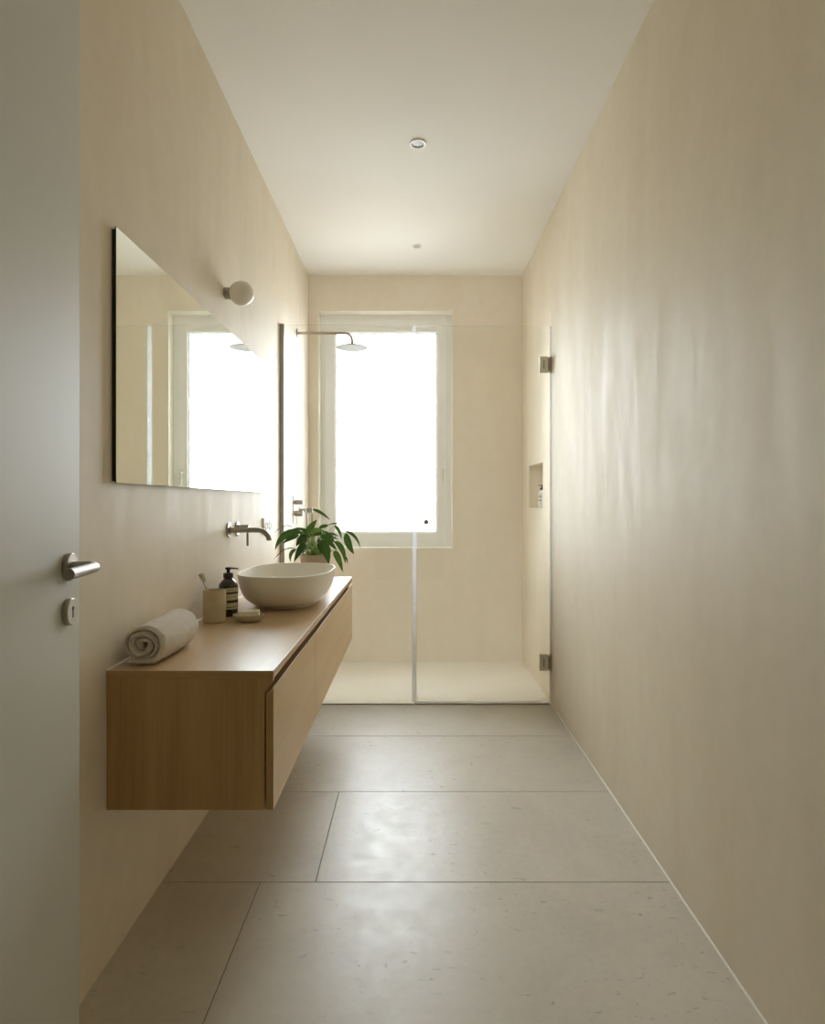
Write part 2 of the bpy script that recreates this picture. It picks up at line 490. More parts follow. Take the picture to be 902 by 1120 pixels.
# ------------------------------------------------------------------ vanity
VY0, VY1, VX, VZ0, VZ1 = 1.575, 3.553, -0.3527, 0.3878, 0.7358
ZT = VZ1 - 0.020
van = thing('vanity_cabinet', 'long wall-hung oak vanity cabinet with handleless drawers under the basin', 'cabinet', (XL, VY0, VZ0))
poly = [(XL + 0.0003, ZT), (VX - 0.002, ZT), (VX - 0.002, ZT - 0.008), (VX - 0.0225, ZT - 0.034), (VX - 0.0225, VZ0), (XL + 0.0003, VZ0)]
bm = new(); prism(bm, poly, VY0, VY0 + 0.019, bev=0.0006)
obj('side_panel', bm, M['wood_z'], van)
bm = new(); prism(bm, poly, VY1 - 0.019, VY1, bev=0.0006)
obj('side_panel', bm, M['wood_z'], van)
bm = new(); box(bm, XL + 0.0003, VX - 0.05, VY0 + 0.0192, VY1 - 0.0192, VZ0 + 0.001, ZT)
box(bm, VX - 0.05, VX - 0.024, VY0 + 0.0192, VY1 - 0.0192, VZ0 + 0.001, ZT - 0.045)
obj('carcass', bm, M['wood_y'], van)
def drawer(y0, y1):
    bm = new()
    prism(bm, [(VX, VZ0), (VX, VZ1 - 0.0425), (VX - 0.0015, VZ1 - 0.0425), (VX - 0.0185, VZ1 - 0.060), (VX - 0.0185, VZ0)], y0, y1, bev=0.0006)
    bm.normal_update()
    for f in bm.faces: f.material_index = 1 if abs(f.normal.y) > 0.9 else 0  # end faces take the darker oak, their shade put into the colour
    obj('drawer_front', bm, [M['wood_f'], M['wood_z']], van)
ysm = 2.243
drawer(VY0, ysm - 0.0015); drawer(ysm + 0.0015, VY1)
ct = thing('countertop', 'continuous oak countertop slab carrying the basin and plant', 'countertop', (XL, VY0, ZT))
bm = new(); box(bm, XL, VX, VY0 - 0.001, VY1 + 0.001, ZT, VZ1, 0.0012)
bm.normal_update()
for f in bm.faces: f.material_index = 1 if abs(f.normal.y) > 0.9 else 0  # slab ends in darker oak like the side panel, shading by colour
obj('slab', bm, [M['wood_top'], M['wood_x']], ct)
bm = new(); prism(bm, [(XL, VZ1 + 0.0002), (XL + 0.003, VZ1 + 0.0002), (XL + 0.0015, VZ1 + 0.0018), (XL, VZ1 + 0.003)], VY0, VY1)
struct('trim_4', bm, M['wall'])

# ------------------------------------------------------------------ basin
BX, BY, BA, BB, BH = -0.528, 2.645, 0.187, 0.287, 0.139
def supring(bm, a, b, z, n=2.7, seg=96):
    vs = []
    for k in range(seg):
        t = 2 * PI * k / seg
        c, s = math.cos(t), math.sin(t)
        vs.append(bm.verts.new((BX + a * math.copysign(abs(c) ** (2 / n), c), BY + b * math.copysign(abs(s) ** (2 / n), s), z)))
    return vs
ba = thing('vessel_basin', 'large off-white oval vessel basin standing on the oak countertop', 'basin', (BX, BY, VZ1))
bm = new()
prof = [(0.60, 0.0), (0.615, 0.002), (0.615, 0.0045), (0.625, 0.006), (0.70, 0.0125), (0.78, 0.024), (0.85, 0.040), (0.905, 0.060), (0.945, 0.082), (0.972, 0.106), (0.988, 0.128), (0.993, BH - 0.002), (0.988, BH), (0.962, BH), (0.955, BH - 0.003), (0.945, BH - 0.02), (0.915, BH - 0.050), (0.85, BH - 0.083), (0.74, BH - 0.105), (0.55, BH - 0.118), (0.30, BH - 0.123), (0.10, BH - 0.125)]
rings = [supring(bm, BA * s, BB * (s if s > 0.9 else s + (0.0)), VZ1 + z, 2.8 if s > 0.8 else 2.5) for s, z in prof]
for a, b in zip(rings, rings[1:]):
    for k in range(96): bm.faces.new((a[k], a[(k + 1) % 96], b[(k + 1) % 96], b[k]))
bm.faces.new(list(reversed(rings[0]))); bm.faces.new(rings[-1])
obj('bowl', bm, M['basin'], ba, angle=50)
bm = new(); lathe(bm, [(0.030, 0), (0.031, 0.003), (0.028, 0.006), (0.004, 0.0075)], 32, Matrix.Translation((BX, BY, VZ1 + BH - 0.1255)))
obj('drain', bm, M['steel'], ba)

# ------------------------------------------------------------------ wall-mounted tap
fz, fy, fy2 = 1.041, 2.604, 2.73
fa = thing('wall_tap', 'brushed metal wall-mounted tap with curved spout above the basin', 'tap', (XL, fy, fz))
bm = new()
cyl(bm, (XL, fy, fz), (1, 0, 0), 0.032, 0.006, 0.002, 40)
cyl(bm, (XL + 0.005, fy, fz), (1, 0, 0), 0.0135, 0.012, 0.001, 32)
obj('spout_rosette', bm, M['steel_d'], fa)
bm = new()
pts = [(XL + 0.01, fy, fz), (-0.70, fy, fz), (-0.655, fy, fz)]
R = 0.048
for k in range(0, 9):
    a = math.radians(k * 9.5)
    pts.append((-0.648 + R * math.sin(a), fy, fz - R * (1 - math.cos(a))))
pts.append((pts[-1][0] + 0.0015, fy, pts[-1][2] - 0.006))
tube(bm, pts, 0.0108, 24)
sp = obj('spout', bm, M['steel_d'], fa)
bm = new(); tube(bm, [Vector(pts[-1]) + Vector((0, 0, 0.001)), Vector(pts[-1]) + Vector((0.0002, 0, -0.0006))], 0.0082, 20)
obj('aerator', bm, M['black'], sp)
bm = new()
cyl(bm, (XL, fy2, fz), (1, 0, 0), 0.032, 0.006, 0.002, 40)
cyl(bm, (XL + 0.005, fy2, fz), (1, 0, 0), 0.0175, 0.049, 0.0015, 32)
obj('mixer_valve', bm, M['steel_d'], fa)
bm = new(); tube(bm, [(-0.7235, fy2, fz - 0.012), (-0.7235, fy2, 0.968), (-0.7235, fy2, 0.967)], [0.0046, 0.0046, 0.004], 16)
obj('mixer_lever', bm, M['steel_d'], fa)

# ------------------------------------------------------------------ mirror
MY0, MY1, MZ0, MZ1 = 1.602, 3.43, 1.206, 1.856
mi = thing('wall_mirror', 'wide frameless rectangular mirror hung above the vanity', 'mirror', (XL, MY0, MZ0))
bm = new(); box(bm, XL, XL + 0.0080, MY0 + 0.004, MY1 - 0.004, MZ0 + 0.004, MZ1 - 0.004)
obj('backing', bm, M['mirror_edge'], mi)
bm = new()
box(bm, XL + 0.0080, XL + 0.012, MY0, MY1, MZ0, MZ1, 0)
for f in bm.faces:
    f.material_index = 0 if f.calc_center_median().x > XL + 0.0118 else 1
obj('mirror_glass', bm, [M['mirror'], M['mirror_edge']], mi)

# ------------------------------------------------------------------ globe lamp on the wall
lz, ly = 2.003, 2.56
wl = thing('wall_lamp', 'small unlit opal globe lamp on the left wall above the mirror', 'lamp', (XL, ly, lz))
bm = new(); cyl(bm, (XL, ly, lz), (1, 0, 0), 0.0235, 0.026, 0.0015, 40)
obj('lamp_mount', bm, M['steel_d'], wl)
bm = new()
bmesh.ops.create_uvsphere(bm, u_segments=48, v_segments=24, radius=0.049, matrix=Matrix.Translation((-0.703, ly, lz)))
obj('globe', bm, M['opal'], wl)

# ------------------------------------------------------------------ double wall socket by the screen
sk = thing('wall_socket', 'white double wall socket low beside the mirror behind the tap spout', 'socket', (XL, 3.26, 1.033))
bm = new(); box(bm, XL, XL + 0.011, 3.185, 3.345, 0.990, 1.076, 0.003)
obj('cover_plate', bm, M['plastic'], sk)
for yy in (3.226, 3.304):
    bm = new()
    lathe(bm, [(0.024, 0), (0.024, 0.0035), (0.0215, 0.0035), (0.0205, -0.0002), (0.0, -0.0002)], 32, axis_matrix((XL + 0.011, yy, 1.033), (1, 0, 0)), cap0=False, cap1=False)
    s = obj('socket_insert', bm, M['plastic'], sk)
    bm = new()
    for dz in (-0.0095, 0.0095): cyl(bm, (XL + 0.0108, yy, 1.033 + dz), (1, 0, 0), 0.0026, 0.0006, 0.0001, 12)
    obj('contact_hole', bm, M['black'], s)

# ------------------------------------------------------------------ rolled towel
def towel():
    TX, TZ, y0, y1 = -0.7035, VZ1, 1.622, 1.868
    prof = []
    turns = 3.15; n = 190; r0, p = 0.0075, 0.0147
    for i in range(n + 1):
        th = i / n * turns * 2 * PI
        r = r0 + p * th / (2 * PI)
        w = 1 + 0.22 * math.sin(3 * th + 0.5) * max(0, 1 - th / (3 * PI)) + 0.03 * math.sin(2.3 * th)
        a = math.radians(232) + (-th) + turns * 2 * PI       # ends at the lower left
        r *= w
        prof.append([r * math.cos(a) * 1.04, r * math.sin(a) * 0.97])
    zc = 0.0515
    # flatten against the slab
    for q in prof:
        z = zc + q[1]
        if z < 0.011: z = 0.011 - (0.011 - z) * 0.15
        q[1] = z
    # tail laid flat under the roll
    lx, lz_ = prof[-1]
    t = 0.0068
    ny = 28
    bm = new()
    cl = [Vector((q[0], 0, q[1])) for q in prof]
    nn = len(cl)
    norms = []
    for i in range(nn):
        d = (cl[min(i + 1, nn - 1)] - cl[max(0, i - 1)]).normalized()
        norms.append(Vector((d.z, 0, -d.x)))
    grid = []
    for j in range(ny + 1):
        f = j / ny
        y = y0 + (y1 - y0) * f
        e = min(f, 1 - f) * (y1 - y0)
        k = min(1.0, math.sqrt(max(0.0, 1 - (1 - min(1, e / 0.006)) ** 2)) * 0.8 + 0.2)
        slices = []
        for side in (1, -1):
            rng = range(nn) if side == 1 else range(nn - 1, -1, -1)
            for i in rng:
                endk = min(1, (nn - 1 - i + 1) / 4, (i + 1) / 3)
                c = cl[i] + norms[i] * side * t * k * (0.35 + 0.65 * endk)
                spiral_push = 0.006 * math.sin(i * 0.05 + 1.2) 
                yy = y + spiral_push * (1 - f)
                co = Vector((TX + c.x, yy, TZ + max(0.0006, c.z)))
                nz = noise.noise(co * 45) * 0.0020 + noise.noise(co * 150) * 0.0010
                co += norms[i] * side * nz
                # soft sag along the length
                co.z = max(TZ + 0.0006, co.z + 0.006 * f * (c.z / 0.1))
                co.x += 0.004 * math.sin(f * 4) + 0.010 * f
                slices.append(bm.verts.new(co))
        grid.append(slices)
    L = len(grid[0])
    for a, b in zip(grid, grid[1:]):
        for k in range(L):
            bm.faces.new((a[k], a[(k + 1) % L], b[(k + 1) % L], b[k]))
    for row in (grid[0], grid[-1]):
        for i in range(nn - 1):
            bm.faces.new((row[i], row[i + 1], row[L - 2 - i], row[L - 1 - i]))
    o = obj('rolled_towel', bm, M['towel'], None, (TX, (y0 + y1) / 2, TZ), angle=60)
    tag(o, 'rolled taupe terry towel lying at the near end of the countertop', 'towel')
towel()

# ------------------------------------------------------------------ cup, brush, bottle, dish, soap
cx, cy = -0.704, 2.218
bm = new()
lathe(bm, [(0.034, 0), (0.0375, 0.002), (0.0385, 0.007), (0.0385, 0.108), (0.0378, 0.112), (0.0355, 0.112), (0.0345, 0.108), (0.0335, 0.010), (0.0, 0.008)], 48, Matrix.Translation((cx, cy, VZ1)), cap1=False)
o = obj('tumbler', bm, M['ceramic'], None, (cx, cy, VZ1)); tag(o, 'taupe ceramic tumbler holding a toothbrush beside the brown bottle', 'tumbler')
b0 = Vector((cx + 0.020, cy + 0.0, VZ1 + 0.015)); b1 = Vector((-0.752, 2.205, 0.905))
dirv = (b1 - b0).normalized()
tb = thing('toothbrush', 'cream toothbrush leaning to the wall out of the tumbler', 'toothbrush', tuple(b0))
bm = new()
tube(bm, [b0 + dirv * s for s in (0, 0.002, 0.06, 0.105, 0.128, 0.142, 0.152, 0.168, (b1 - b0).length - 0.002, (b1 - b0).length)], [0.003, 0.0042, 0.0045, 0.004, 0.0026, 0.0024, 0.0046, 0.0056, 0.005, 0.003], 12)
obj('brush_handle', bm, M['brush'], tb)
side = dirv.cross(Vector((0, 1, 0))).normalized()
if side.x < 0: side = -side
side = (side * 0.8 + Vector((0, -0.6, 0))).normalized()
bm = new(); L0 = (b1 - b0).length
ax = axis_matrix(b0 + dirv * (L0 - 0.030), dirv)
for s in range(6):
    for t in (-1, 0, 1):
        wv = dirv.cross(side).normalized()
        p = b0 + dirv * (L0 - 0.029 + s * 0.005) + wv * t * 0.0032 + side * 0.003
        tube(bm, [p, p + side * 0.011], 0.0020, 6)
obj('bristles', bm, M['bristle'], tb)

def pump_bottle(name, label, x, y, z, r, hb, mbody, mpump, mlabel, mink, a0, a1, nozzle):
    o = thing(name, label, 'bottle', (x, y, z))
    Tm = Matrix.Translation((x, y, z))
    bm = new()
    lathe(bm, [(r * 0.85, 0), (r * 0.97, 0.002), (r, 0.006), (r, hb * 0.80), (r * 0.985, hb * 0.83), (r * 0.80, hb * 0.90), (r * 0.50, hb * 0.97), (r * 0.42, hb), (r * 0.42, hb * 1.03)], 48, Tm)
    obj('body', bm, mbody, o)
    bm = new()
    lathe(bm, [(r * 0.50, hb * 1.0), (r * 0.52, hb * 1.005), (r * 0.52, hb * 1.12), (r * 0.46, hb * 1.135), (r * 0.19, hb * 1.14), (r * 0.19, hb * 1.235)], 32, Tm)
    c = obj('collar', bm, mpump, o)
    bm = new()
    tz = z + hb * 1.235
    lathe(bm, [(r * 0.30, 0), (r * 0.33, 0.001), (r * 0.33, 0.006), (r * 0.28, 0.0075)], 24, Matrix.Translation((x, y, tz - 0.001)))
    nv = Vector((nozzle[0], nozzle[1], 0)).normalized()
    p = Vector((x, y, tz + 0.003))
    tube(bm, [p, p + nv * r * 0.5, p + nv * r * 1.0 + Vector((0, 0, -0.001)), p + nv * r * 1.1 + Vector((0, 0, -0.004))], [0.0032, 0.003, 0.0025, 0.002], 12)
    obj('pump_head', bm, mpump, o)
    def patch(bm, rr, aa, bb, z0, z1):
        n = 20; prev = None
        for k in range(n + 1):
            a = aa + (bb - aa) * k / n
            lo = bm.verts.new((x + rr * math.cos(a), y + rr * math.sin(a), z + z0)); hi = bm.verts.new((x + rr * math.cos(a), y + rr * math.sin(a), z + z1))
            if prev: bm.faces.new((prev[0], lo, hi, prev[1]))
            prev = (lo, hi)
    bm = new(); patch(bm, r + 0.0004, a0, a1, hb * 0.20, hb * 0.76)
    lb = obj('paper_label', bm, mlabel, o)
    bm = new()
    for f0, f1, m0, m1 in ((0.60, 0.65, 0.05, 0.95), (0.37, 0.44, 0.08, 0.92), (0.25, 0.265, 0.06, 0.94), (0.52, 0.53, 0.06, 0.7), (0.70, 0.71, 0.06, 0.8)):
        patch(bm, r + 0.0008, a0 + (a1 - a0) * m0, a0 + (a1 - a0) * m1, hb * f0, hb * f1)
    obj('print', bm, mink, lb)
    return o
pump_bottle('soap_bottle', 'dark amber pump bottle with cream label behind the tumbler', -0.690, 2.335, VZ1, 0.0345, 0.140, M['amber'], M['pump'], M['label'], M['ink'], math.radians(-88), math.radians(8), (1, -0.05))
pump_bottle('soap_bottle', 'small pale pump bottle with dark pump in the shower niche', 0.828, 4.10, NZ0, 0.026, 0.115, M['clearb'], M['pump'], M['plastic'], M['greyprint'], math.radians(150), math.radians(260), (-1, -0.4))

dx, dy = -0.585, 2.222
def oval_lathe(bm, prof, sx, sy, Mt, seg=56):
    lathe(bm, prof, seg, Mt @ Matrix.Diagonal((sx, sy, 1, 1)))
bm = new()
oval_lathe(bm, [(0.52, 0), (0.58, 0.0015), (0.78, 0.007), (0.94, 0.017), (1.0, 0.024), (0.985, 0.026), (0.955, 0.0245), (0.85, 0.018), (0.6, 0.0128), (0.0, 0.012)], 0.0565, 0.043, Matrix.Translation((dx, dy, VZ1)))
o = obj('soap_dish', bm, M['dish'], None, (dx, dy, VZ1), angle=50); tag(o, 'oval sage stoneware soap dish in front of the basin', 'soap dish')
bm = new(); box(bm, -0.033, 0.033, -0.020, 0.020, 0, 0.0235, 0.0030, 0, 3)
for v in bm.verts: v.co.z += -0.0014 * ((v.co.x / 0.033) ** 2)
bmesh.ops.transform(bm, matrix=Matrix.Translation((dx + 0.004, dy, VZ1 + 0.0172)) @ Matrix.Rotation(math.radians(8), 4, 'Z'), verts=bm.verts)
o = obj('soap_bar', bm, M['soap'], None, (dx, dy, VZ1 + 0.0172)); tag(o, 'cream rectangular soap bar lying on the soap dish', 'soap')

# ------------------------------------------------------------------ potted plant
PX, PY = -0.500, 3.17
pl = thing('potted_plant', 'leafy green arching plant in a beige pot behind the basin', 'plant', (PX, PY, VZ1))
bm = new()
lathe(bm, [(0.055, 0), (0.060, 0.003), (0.068, 0.05), (0.075, 0.13), (0.078, 0.150), (0.078, 0.158), (0.074, 0.159), (0.072, 0.155), (0.070, 0.140), (0.0, 0.138)], 56, Matrix.Translation((PX, PY, VZ1)), cap1=False)
obj('pot', bm, M['pot'], pl, angle=50)
bm = new()
lathe(bm, [(0.0705, 0.1375), (0.068, 0.146), (0.045, 0.149), (0.02, 0.151), (0.0, 0.152)], 40, Matrix.Translation((PX, PY, VZ1)), cap0=False, cap1=False)
for v in bm.verts: v.co.z += noise.noise(v.co * 120) * 0.003
obj('soil', bm, M['soil'], pl)

def bez(p, q, r, t): return p * (1 - t) ** 2 + q * 2 * t * (1 - t) + r * t * t
fol, stm = new(), new()
uvl = fol.loops.layers.uv.new('UVMap')
def leafm(A, B, C, width, n=Vector((0, -1, 0.25)), fold=0.25, seg=14):
    n = n.normalized(); rows = []
    side_prev = None
    for i in range(seg + 1):
        t = i / seg
        p = bez(A, B, C, t)
        d = (bez(A, B, C, min(1, t + 0.02)) - bez(A, B, C, max(0, t - 0.02))).normalized()
        s = d.cross(n)
        if s.length < 1e-4: s = d.orthogonal()
        s.normalize()
        if side_prev and s.dot(side_prev) < 0: s = -s
        side_prev = s
        up = s.cross(d).normalized()
        if up.dot(n) < 0: up = -up
        w = width * 0.5 * (math.sin(PI * min(1, t ** 0.8)) ** 0.75) * (1 - 0.25 * t) * 1.15
        w = max(w, 0.0002)
        wav = 0.10 * w * math.sin(t * 11 + A.x * 90)
        rows.append([p - s * w + up * (w * fold + wav), p - s * w * 0.5 + up * w * fold * 0.35, p, p + s * w * 0.5 + up * w * fold * 0.35, p + s * w + up * (w * fold - wav)])
    vr = [[fol.verts.new(c) for c in row] for row in rows]
    for i in range(seg):
        for k in range(4):
            f = fol.faces.new((vr[i][k], vr[i][k + 1], vr[i + 1][k + 1], vr[i + 1][k]))
            for lp, (uu, vv) in zip(f.loops, ((k / 4, i / seg), ((k + 1) / 4, i / seg), ((k + 1) / 4, (i + 1) / seg), (k / 4, (i + 1) / seg))):
                lp[uvl].uv = (uu, vv)
def petiole(A, r=0.0014):
    ang = random.uniform(0, 2 * PI); rr = random.uniform(0.004, 0.038)
    b = Vector((PX + rr * math.cos(ang) + (A.x - PX) * 0.12, PY + rr * math.sin(ang), VZ1 + 0.146))
    m = (b + A) / 2 + Vector((-(A.x - PX) * 0.22, 0, 0.02 + 0.12 * abs(A.x - PX)))
    tube(stm, [bez(b, m, A, t / 8) for t in range(9)], [r * (1.5 - 0.6 * t / 8) for t in range(9)], 6)
S1 = lambda x, y: (300 + x / 11.2, 540 + y / 11.2)
S2 = lambda x, y: (290 + x / 8.2, 550 + y / 8.2)
def LF(S, a, b, c, w, d0, d1, n=(0, -1, 0.25), pet=True, sc_=11.2, fold=0.25):
    A = at(*S(*a), d0); C_ = at(*S(*c), d1); Bm = at(*S(*b), (d0 + d1) / 2)
    Q = (Bm * 4 - A - C_) / 2 if True else Bm
    # quadratic control so the curve passes through b at its middle
    Q = Bm * 2 - (A + C_) * 0.5
    leafm(A, Q, C_, w / sc_ / F * (d0 + d1) / 2, Vector(n), fold)
    if pet: petiole(A)
LF(S1, (460, 190), (570, 236), (682, 322), 42, 3.14, 3.10, (0.2, -0.8, 0.5))
LF(S1, (395, 540), (445, 425), (522, 318), 92, 3.12, 3.08)
LF(S1, (245, 432), (130, 396), (-2, 482), 26, 3.18, 3.12, (0, -0.5, 1))
LF(S1, (350, 478), (135, 505), (8, 690), 84, 3.10, 3.00, (0.1, -1, 0.4))
LF(S1, (300, 510), (205, 540), (105, 612), 66, 3.16, 3.12)
LF(S1, (415, 480), (325, 436), (225, 432), 52, 3.14, 3.16, (0, -0.7, 0.8))
LF(S1, (400, 520), (325, 560), (268, 650), 78, 3.06, 3.02)
LF(S1, (375, 610), (315, 690), (240, 838), 84, 3.04, 3.00)
LF(S1, (262, 672), (120, 690), (-10, 812), 20, 3.20, 3.16, (0, -0.5, 1))
LF(S1, (268, 682), (205, 735), (198, 838), 46, 3.14, 3.12)
LF(S1, (420, 490), (520, 448), (612, 462), 62, 3.08, 3.04)
LF(S1, (470, 520), (550, 490), (600, 545), 50, 3.12, 3.16)
LF(S1, (545, 418), (610, 398), (665, 386), 46, 3.20, 3.22)
LF(S1, (650, 392), (762, 372), (870, 442), 24, 3.22, 3.22, (0, -0.6, 0.8))
LF(S1, (735, 392), (790, 450), (822, 558), 44, 3.22, 3.20)
LF(S2, (722, 270), (748, 370), (796, 460), 62, 3.16, 3.10, sc_=8.2)
LF(S2, (715, 255), (800, 300), (853, 405), 26, 3.20, 3.18, sc_=8.2, pet=False)
LF(S1, (575, 505), (672, 592), (768, 692), 66, 3.10, 3.06)
LF(S1, (645, 505), (695, 550), (742, 605), 46, 3.18, 3.18)
LF(S1, (560, 580), (628, 690), (665, 858), 118, 3.03, 2.99)
LF(S1, (738, 585), (828, 680), (868, 860), 66, 3.12, 3.05)
LF(S1, (730, 700), (785, 800), (838, 962), 76, 3.08, 3.00)
LF(S1, (860, 760), (885, 800), (896, 860), 20, 3.14, 3.12, pet=False)
LF(S1, (560, 520), (640, 545), (740, 640), 44, 3.14, 3.12)
LF(S1, (330, 500), (240, 480), (60, 610), 60, 3.20, 3.14, (0.1, -0.8, 0.6))
LF(S1, (400, 560), (345, 600), (300, 700), 60, 3.10, 3.08)
LF(S1, (590, 480), (650, 500), (730, 590), 56, 3.20, 3.16)
LF(S1, (540, 560), (560, 640), (575, 740), 60, 3.08, 3.06)
LF(S1, (470, 440), (505, 470), (590, 470), 56, 3.16, 3.20)
LF(S1, (400, 480), (350, 500), (285, 600), 64, 3.16, 3.14)
# smaller leaves in the dense middle and at the far side
for k in range(16):
    a = random.uniform(0, 2 * PI); rr = random.uniform(0.01, 0.05)
    A = Vector((PX + rr * math.cos(a), PY + abs(rr * math.sin(a)) + 0.01, VZ1 + random.uniform(0.18, 0.25)))
    reach = random.uniform(0.05, 0.10)
    C_ = A + Vector((math.cos(a) * reach, abs(math.sin(a)) * reach, random.uniform(-0.05, 0.02)))
    leafm(A, (A + C_) / 2 + Vector((0, 0, 0.035)), C_, random.uniform(0.018, 0.03), Vector((0, -0.7, 0.7)))
    petiole(A)
for k in range(18): petiole(at(random.uniform(328, 362), random.uniform(580, 594), random.uniform(3.1, 3.2)), 0.0016)
for bmx in (fol,):
    me = bpy.data.meshes.new('foliage')
    bmesh.ops.translate(bmx, verts=bmx.verts, vec=-ORG[pl.name])
    for f in bmx.faces: f.smooth = True
    bmx.to_mesh(me); bmx.free()
    fo = bpy.data.objects.new('foliage', me); me.materials.append(M['leaf']); COL.objects.link(fo); fo.parent = pl
obj('stems', stm, M['stem'], pl)

# ------------------------------------------------------------------ shower screen (fixed panel) and door
def glass_slab(x0, x1, z0, z1, y, th=0.008):
    bm = new(); box(bm, x0, x1, y - th / 2, y + th / 2, z0, z1)
    bm.normal_update()
    for f in bm.faces: f.material_index = 0 if abs(f.normal.y) > 0.9 else 1
    return bm
SZ = 2.168
fs = thing('shower_screen', 'fixed clear glass shower panel joined to the left wall', 'shower screen', (XL, YS, 0))
obj('glass_panel', glass_slab(XL + 0.006, -0.010, 0.004, SZ, YS), [M['screen'], M['edge']], fs)
bm = new()
box(bm, XL, XL + 0.024, YS - 0.010, YS - 0.0042, 0, SZ + 0.006, 0.0008); box(bm, XL, XL + 0.024, YS + 0.0042, YS + 0.010, 0, SZ + 0.006, 0.0008)
box(bm, XL, XL + 0.0055, YS - 0.0042, YS + 0.0042, 0, SZ + 0.006)
obj('wall_channel', bm, M['steel_d'], fs)
bm = new(); box(bm, XL + 0.024, -0.010, YS - 0.006, YS + 0.006, 0.0, 0.0036)
obj('floor_seal', bm, M['steel_d'], fs)
sd = thing('shower_door', 'frameless clear glass shower door hinged on the right wall', 'shower door', (XR, YS, 0))
SDX0, SDX1 = -0.003, XR - 0.009
obj('glass_panel', glass_slab(SDX0, SDX1, 0.016, SZ - 0.006, YS), [M['screen'], M['edge']], sd)
bm = new(); box(bm, SDX0 - 0.012, SDX0 + 0.012, YS - 0.0060, YS - 0.0044, 0.016, SZ - 0.008)
es = obj('edge_seal', bm, M['seal'], sd)
bm = new()
for xx in (SDX0 - 0.013, SDX0 + 0.0105): box(bm, xx, xx + 0.0032, YS - 0.0066, YS - 0.0043, 0.016, SZ - 0.008)
obj('seal_rib', bm, M['rib'], es)
bm = new(); box(bm, SDX0 - 0.002, SDX1, YS - 0.006, YS + 0.006, 0.0045, 0.0158, 0.0015)
obj('bottom_seal', bm, M['seal'], sd)
bm = new(); box(bm, SDX0 - 0.002, SDX1, YS - 0.0075, YS + 0.0075, 0.0, 0.0042, 0.001)
obj('threshold_strip', bm, M['steel_d'], sd)
bm = new(); box(bm, SDX1 + 0.0005, XR, YS - 0.0055, YS + 0.0055, 0.016, SZ - 0.008, 0.001)
obj('hinge_side_seal', bm, M['seal'], sd)
for hz_ in (1.941, 0.240):
    bm = new()
    box(bm, XR - 0.068, XR - 0.016, YS - 0.013, YS - 0.0043, hz_ - 0.045, hz_ + 0.045, 0.0015)
    box(bm, XR - 0.068, XR - 0.016, YS + 0.0043, YS + 0.013, hz_ - 0.045, hz_ + 0.045, 0.0015)
    h = obj('hinge', bm, M['hinge'], sd)
    bm = new()
    cyl(bm, (XR - 0.013, YS - 0.009, hz_ - 0.036), (0, 0, 1), 0.009, 0.072, 0.001, 20)
    box(bm, XR - 0.010, XR, YS - 0.016, YS + 0.016, hz_ - 0.045, hz_ + 0.045, 0.001)
    obj('hinge_knuckle', bm, M['steel_d'], h)
    bm = new(); box(bm, XR - 0.046, XR - 0.042, YS - 0.0138, YS - 0.0128, hz_ - 0.024, hz_ + 0.024)
    obj('hinge_slot', bm, M['black'], h)
bm = new()
cyl(bm, (0.065, YS - 0.0042, 1.042), (0, -1, 0), 0.0145, 0.022, 0.002, 32)
cyl(bm, (0.065, YS + 0.0042, 1.042), (0, 1, 0), 0.0145, 0.022, 0.002, 32)
obj('door_knob', bm, M['steel_d'], sd)

# ------------------------------------------------------------------ shower fittings
ry, rz_ = 4.13, 2.262
rs = thing('rain_shower', 'round overhead rain shower on a long arm from the left wall', 'shower', (XL, ry, rz_))
bm = new(); cyl(bm, (XL, ry, rz_), (1, 0, 0), 0.030, 0.008, 0.002, 40)
obj('wall_rosette', bm, M['steel'], rs)
bm = new(); pts = [(XL + 0.006, ry, rz_), (-0.6, ry, rz_), (-0.46, ry, rz_)]
for k in range(1, 9):
    a = math.radians(k * 11.25); pts.append((-0.46 + 0.05 * math.sin(a), ry, rz_ - 0.05 * (1 - math.cos(a))))
pts.append((-0.41, ry, 2.190))
tube(bm, pts, 0.0092, 20)
obj('shower_arm', bm, simple('steel_tinted_reflection', (0.52, 0.42, 0.36), 0.25, 1.0), rs)  # coppery reflection at the bend, put into the colour of the whole arm
bm = new()
lathe(bm, [(0.098, 0), (0.103, 0.002), (0.104, 0.005), (0.098, 0.008), (0.03, 0.013), (0.018, 0.018), (0.014, 0.034)], 64, Matrix.Translation((-0.41, ry, 2.163)))
hd = obj('shower_head', bm, M['head'], rs)
bm = new()
for rr_ in (0.02, 0.04, 0.06, 0.08):
    nn_ = int(rr_ / 0.02) * 7
    for k in range(nn_):
        a = 2 * PI * k / nn_
        lathe(bm, [(0.0018, -0.0015), (0.0022, 0.0005)], 6, Matrix.Translation((-0.41 + rr_ * math.cos(a), ry + rr_ * math.sin(a), 2.163)))
obj('nozzles', bm, M['plastic'], hd)

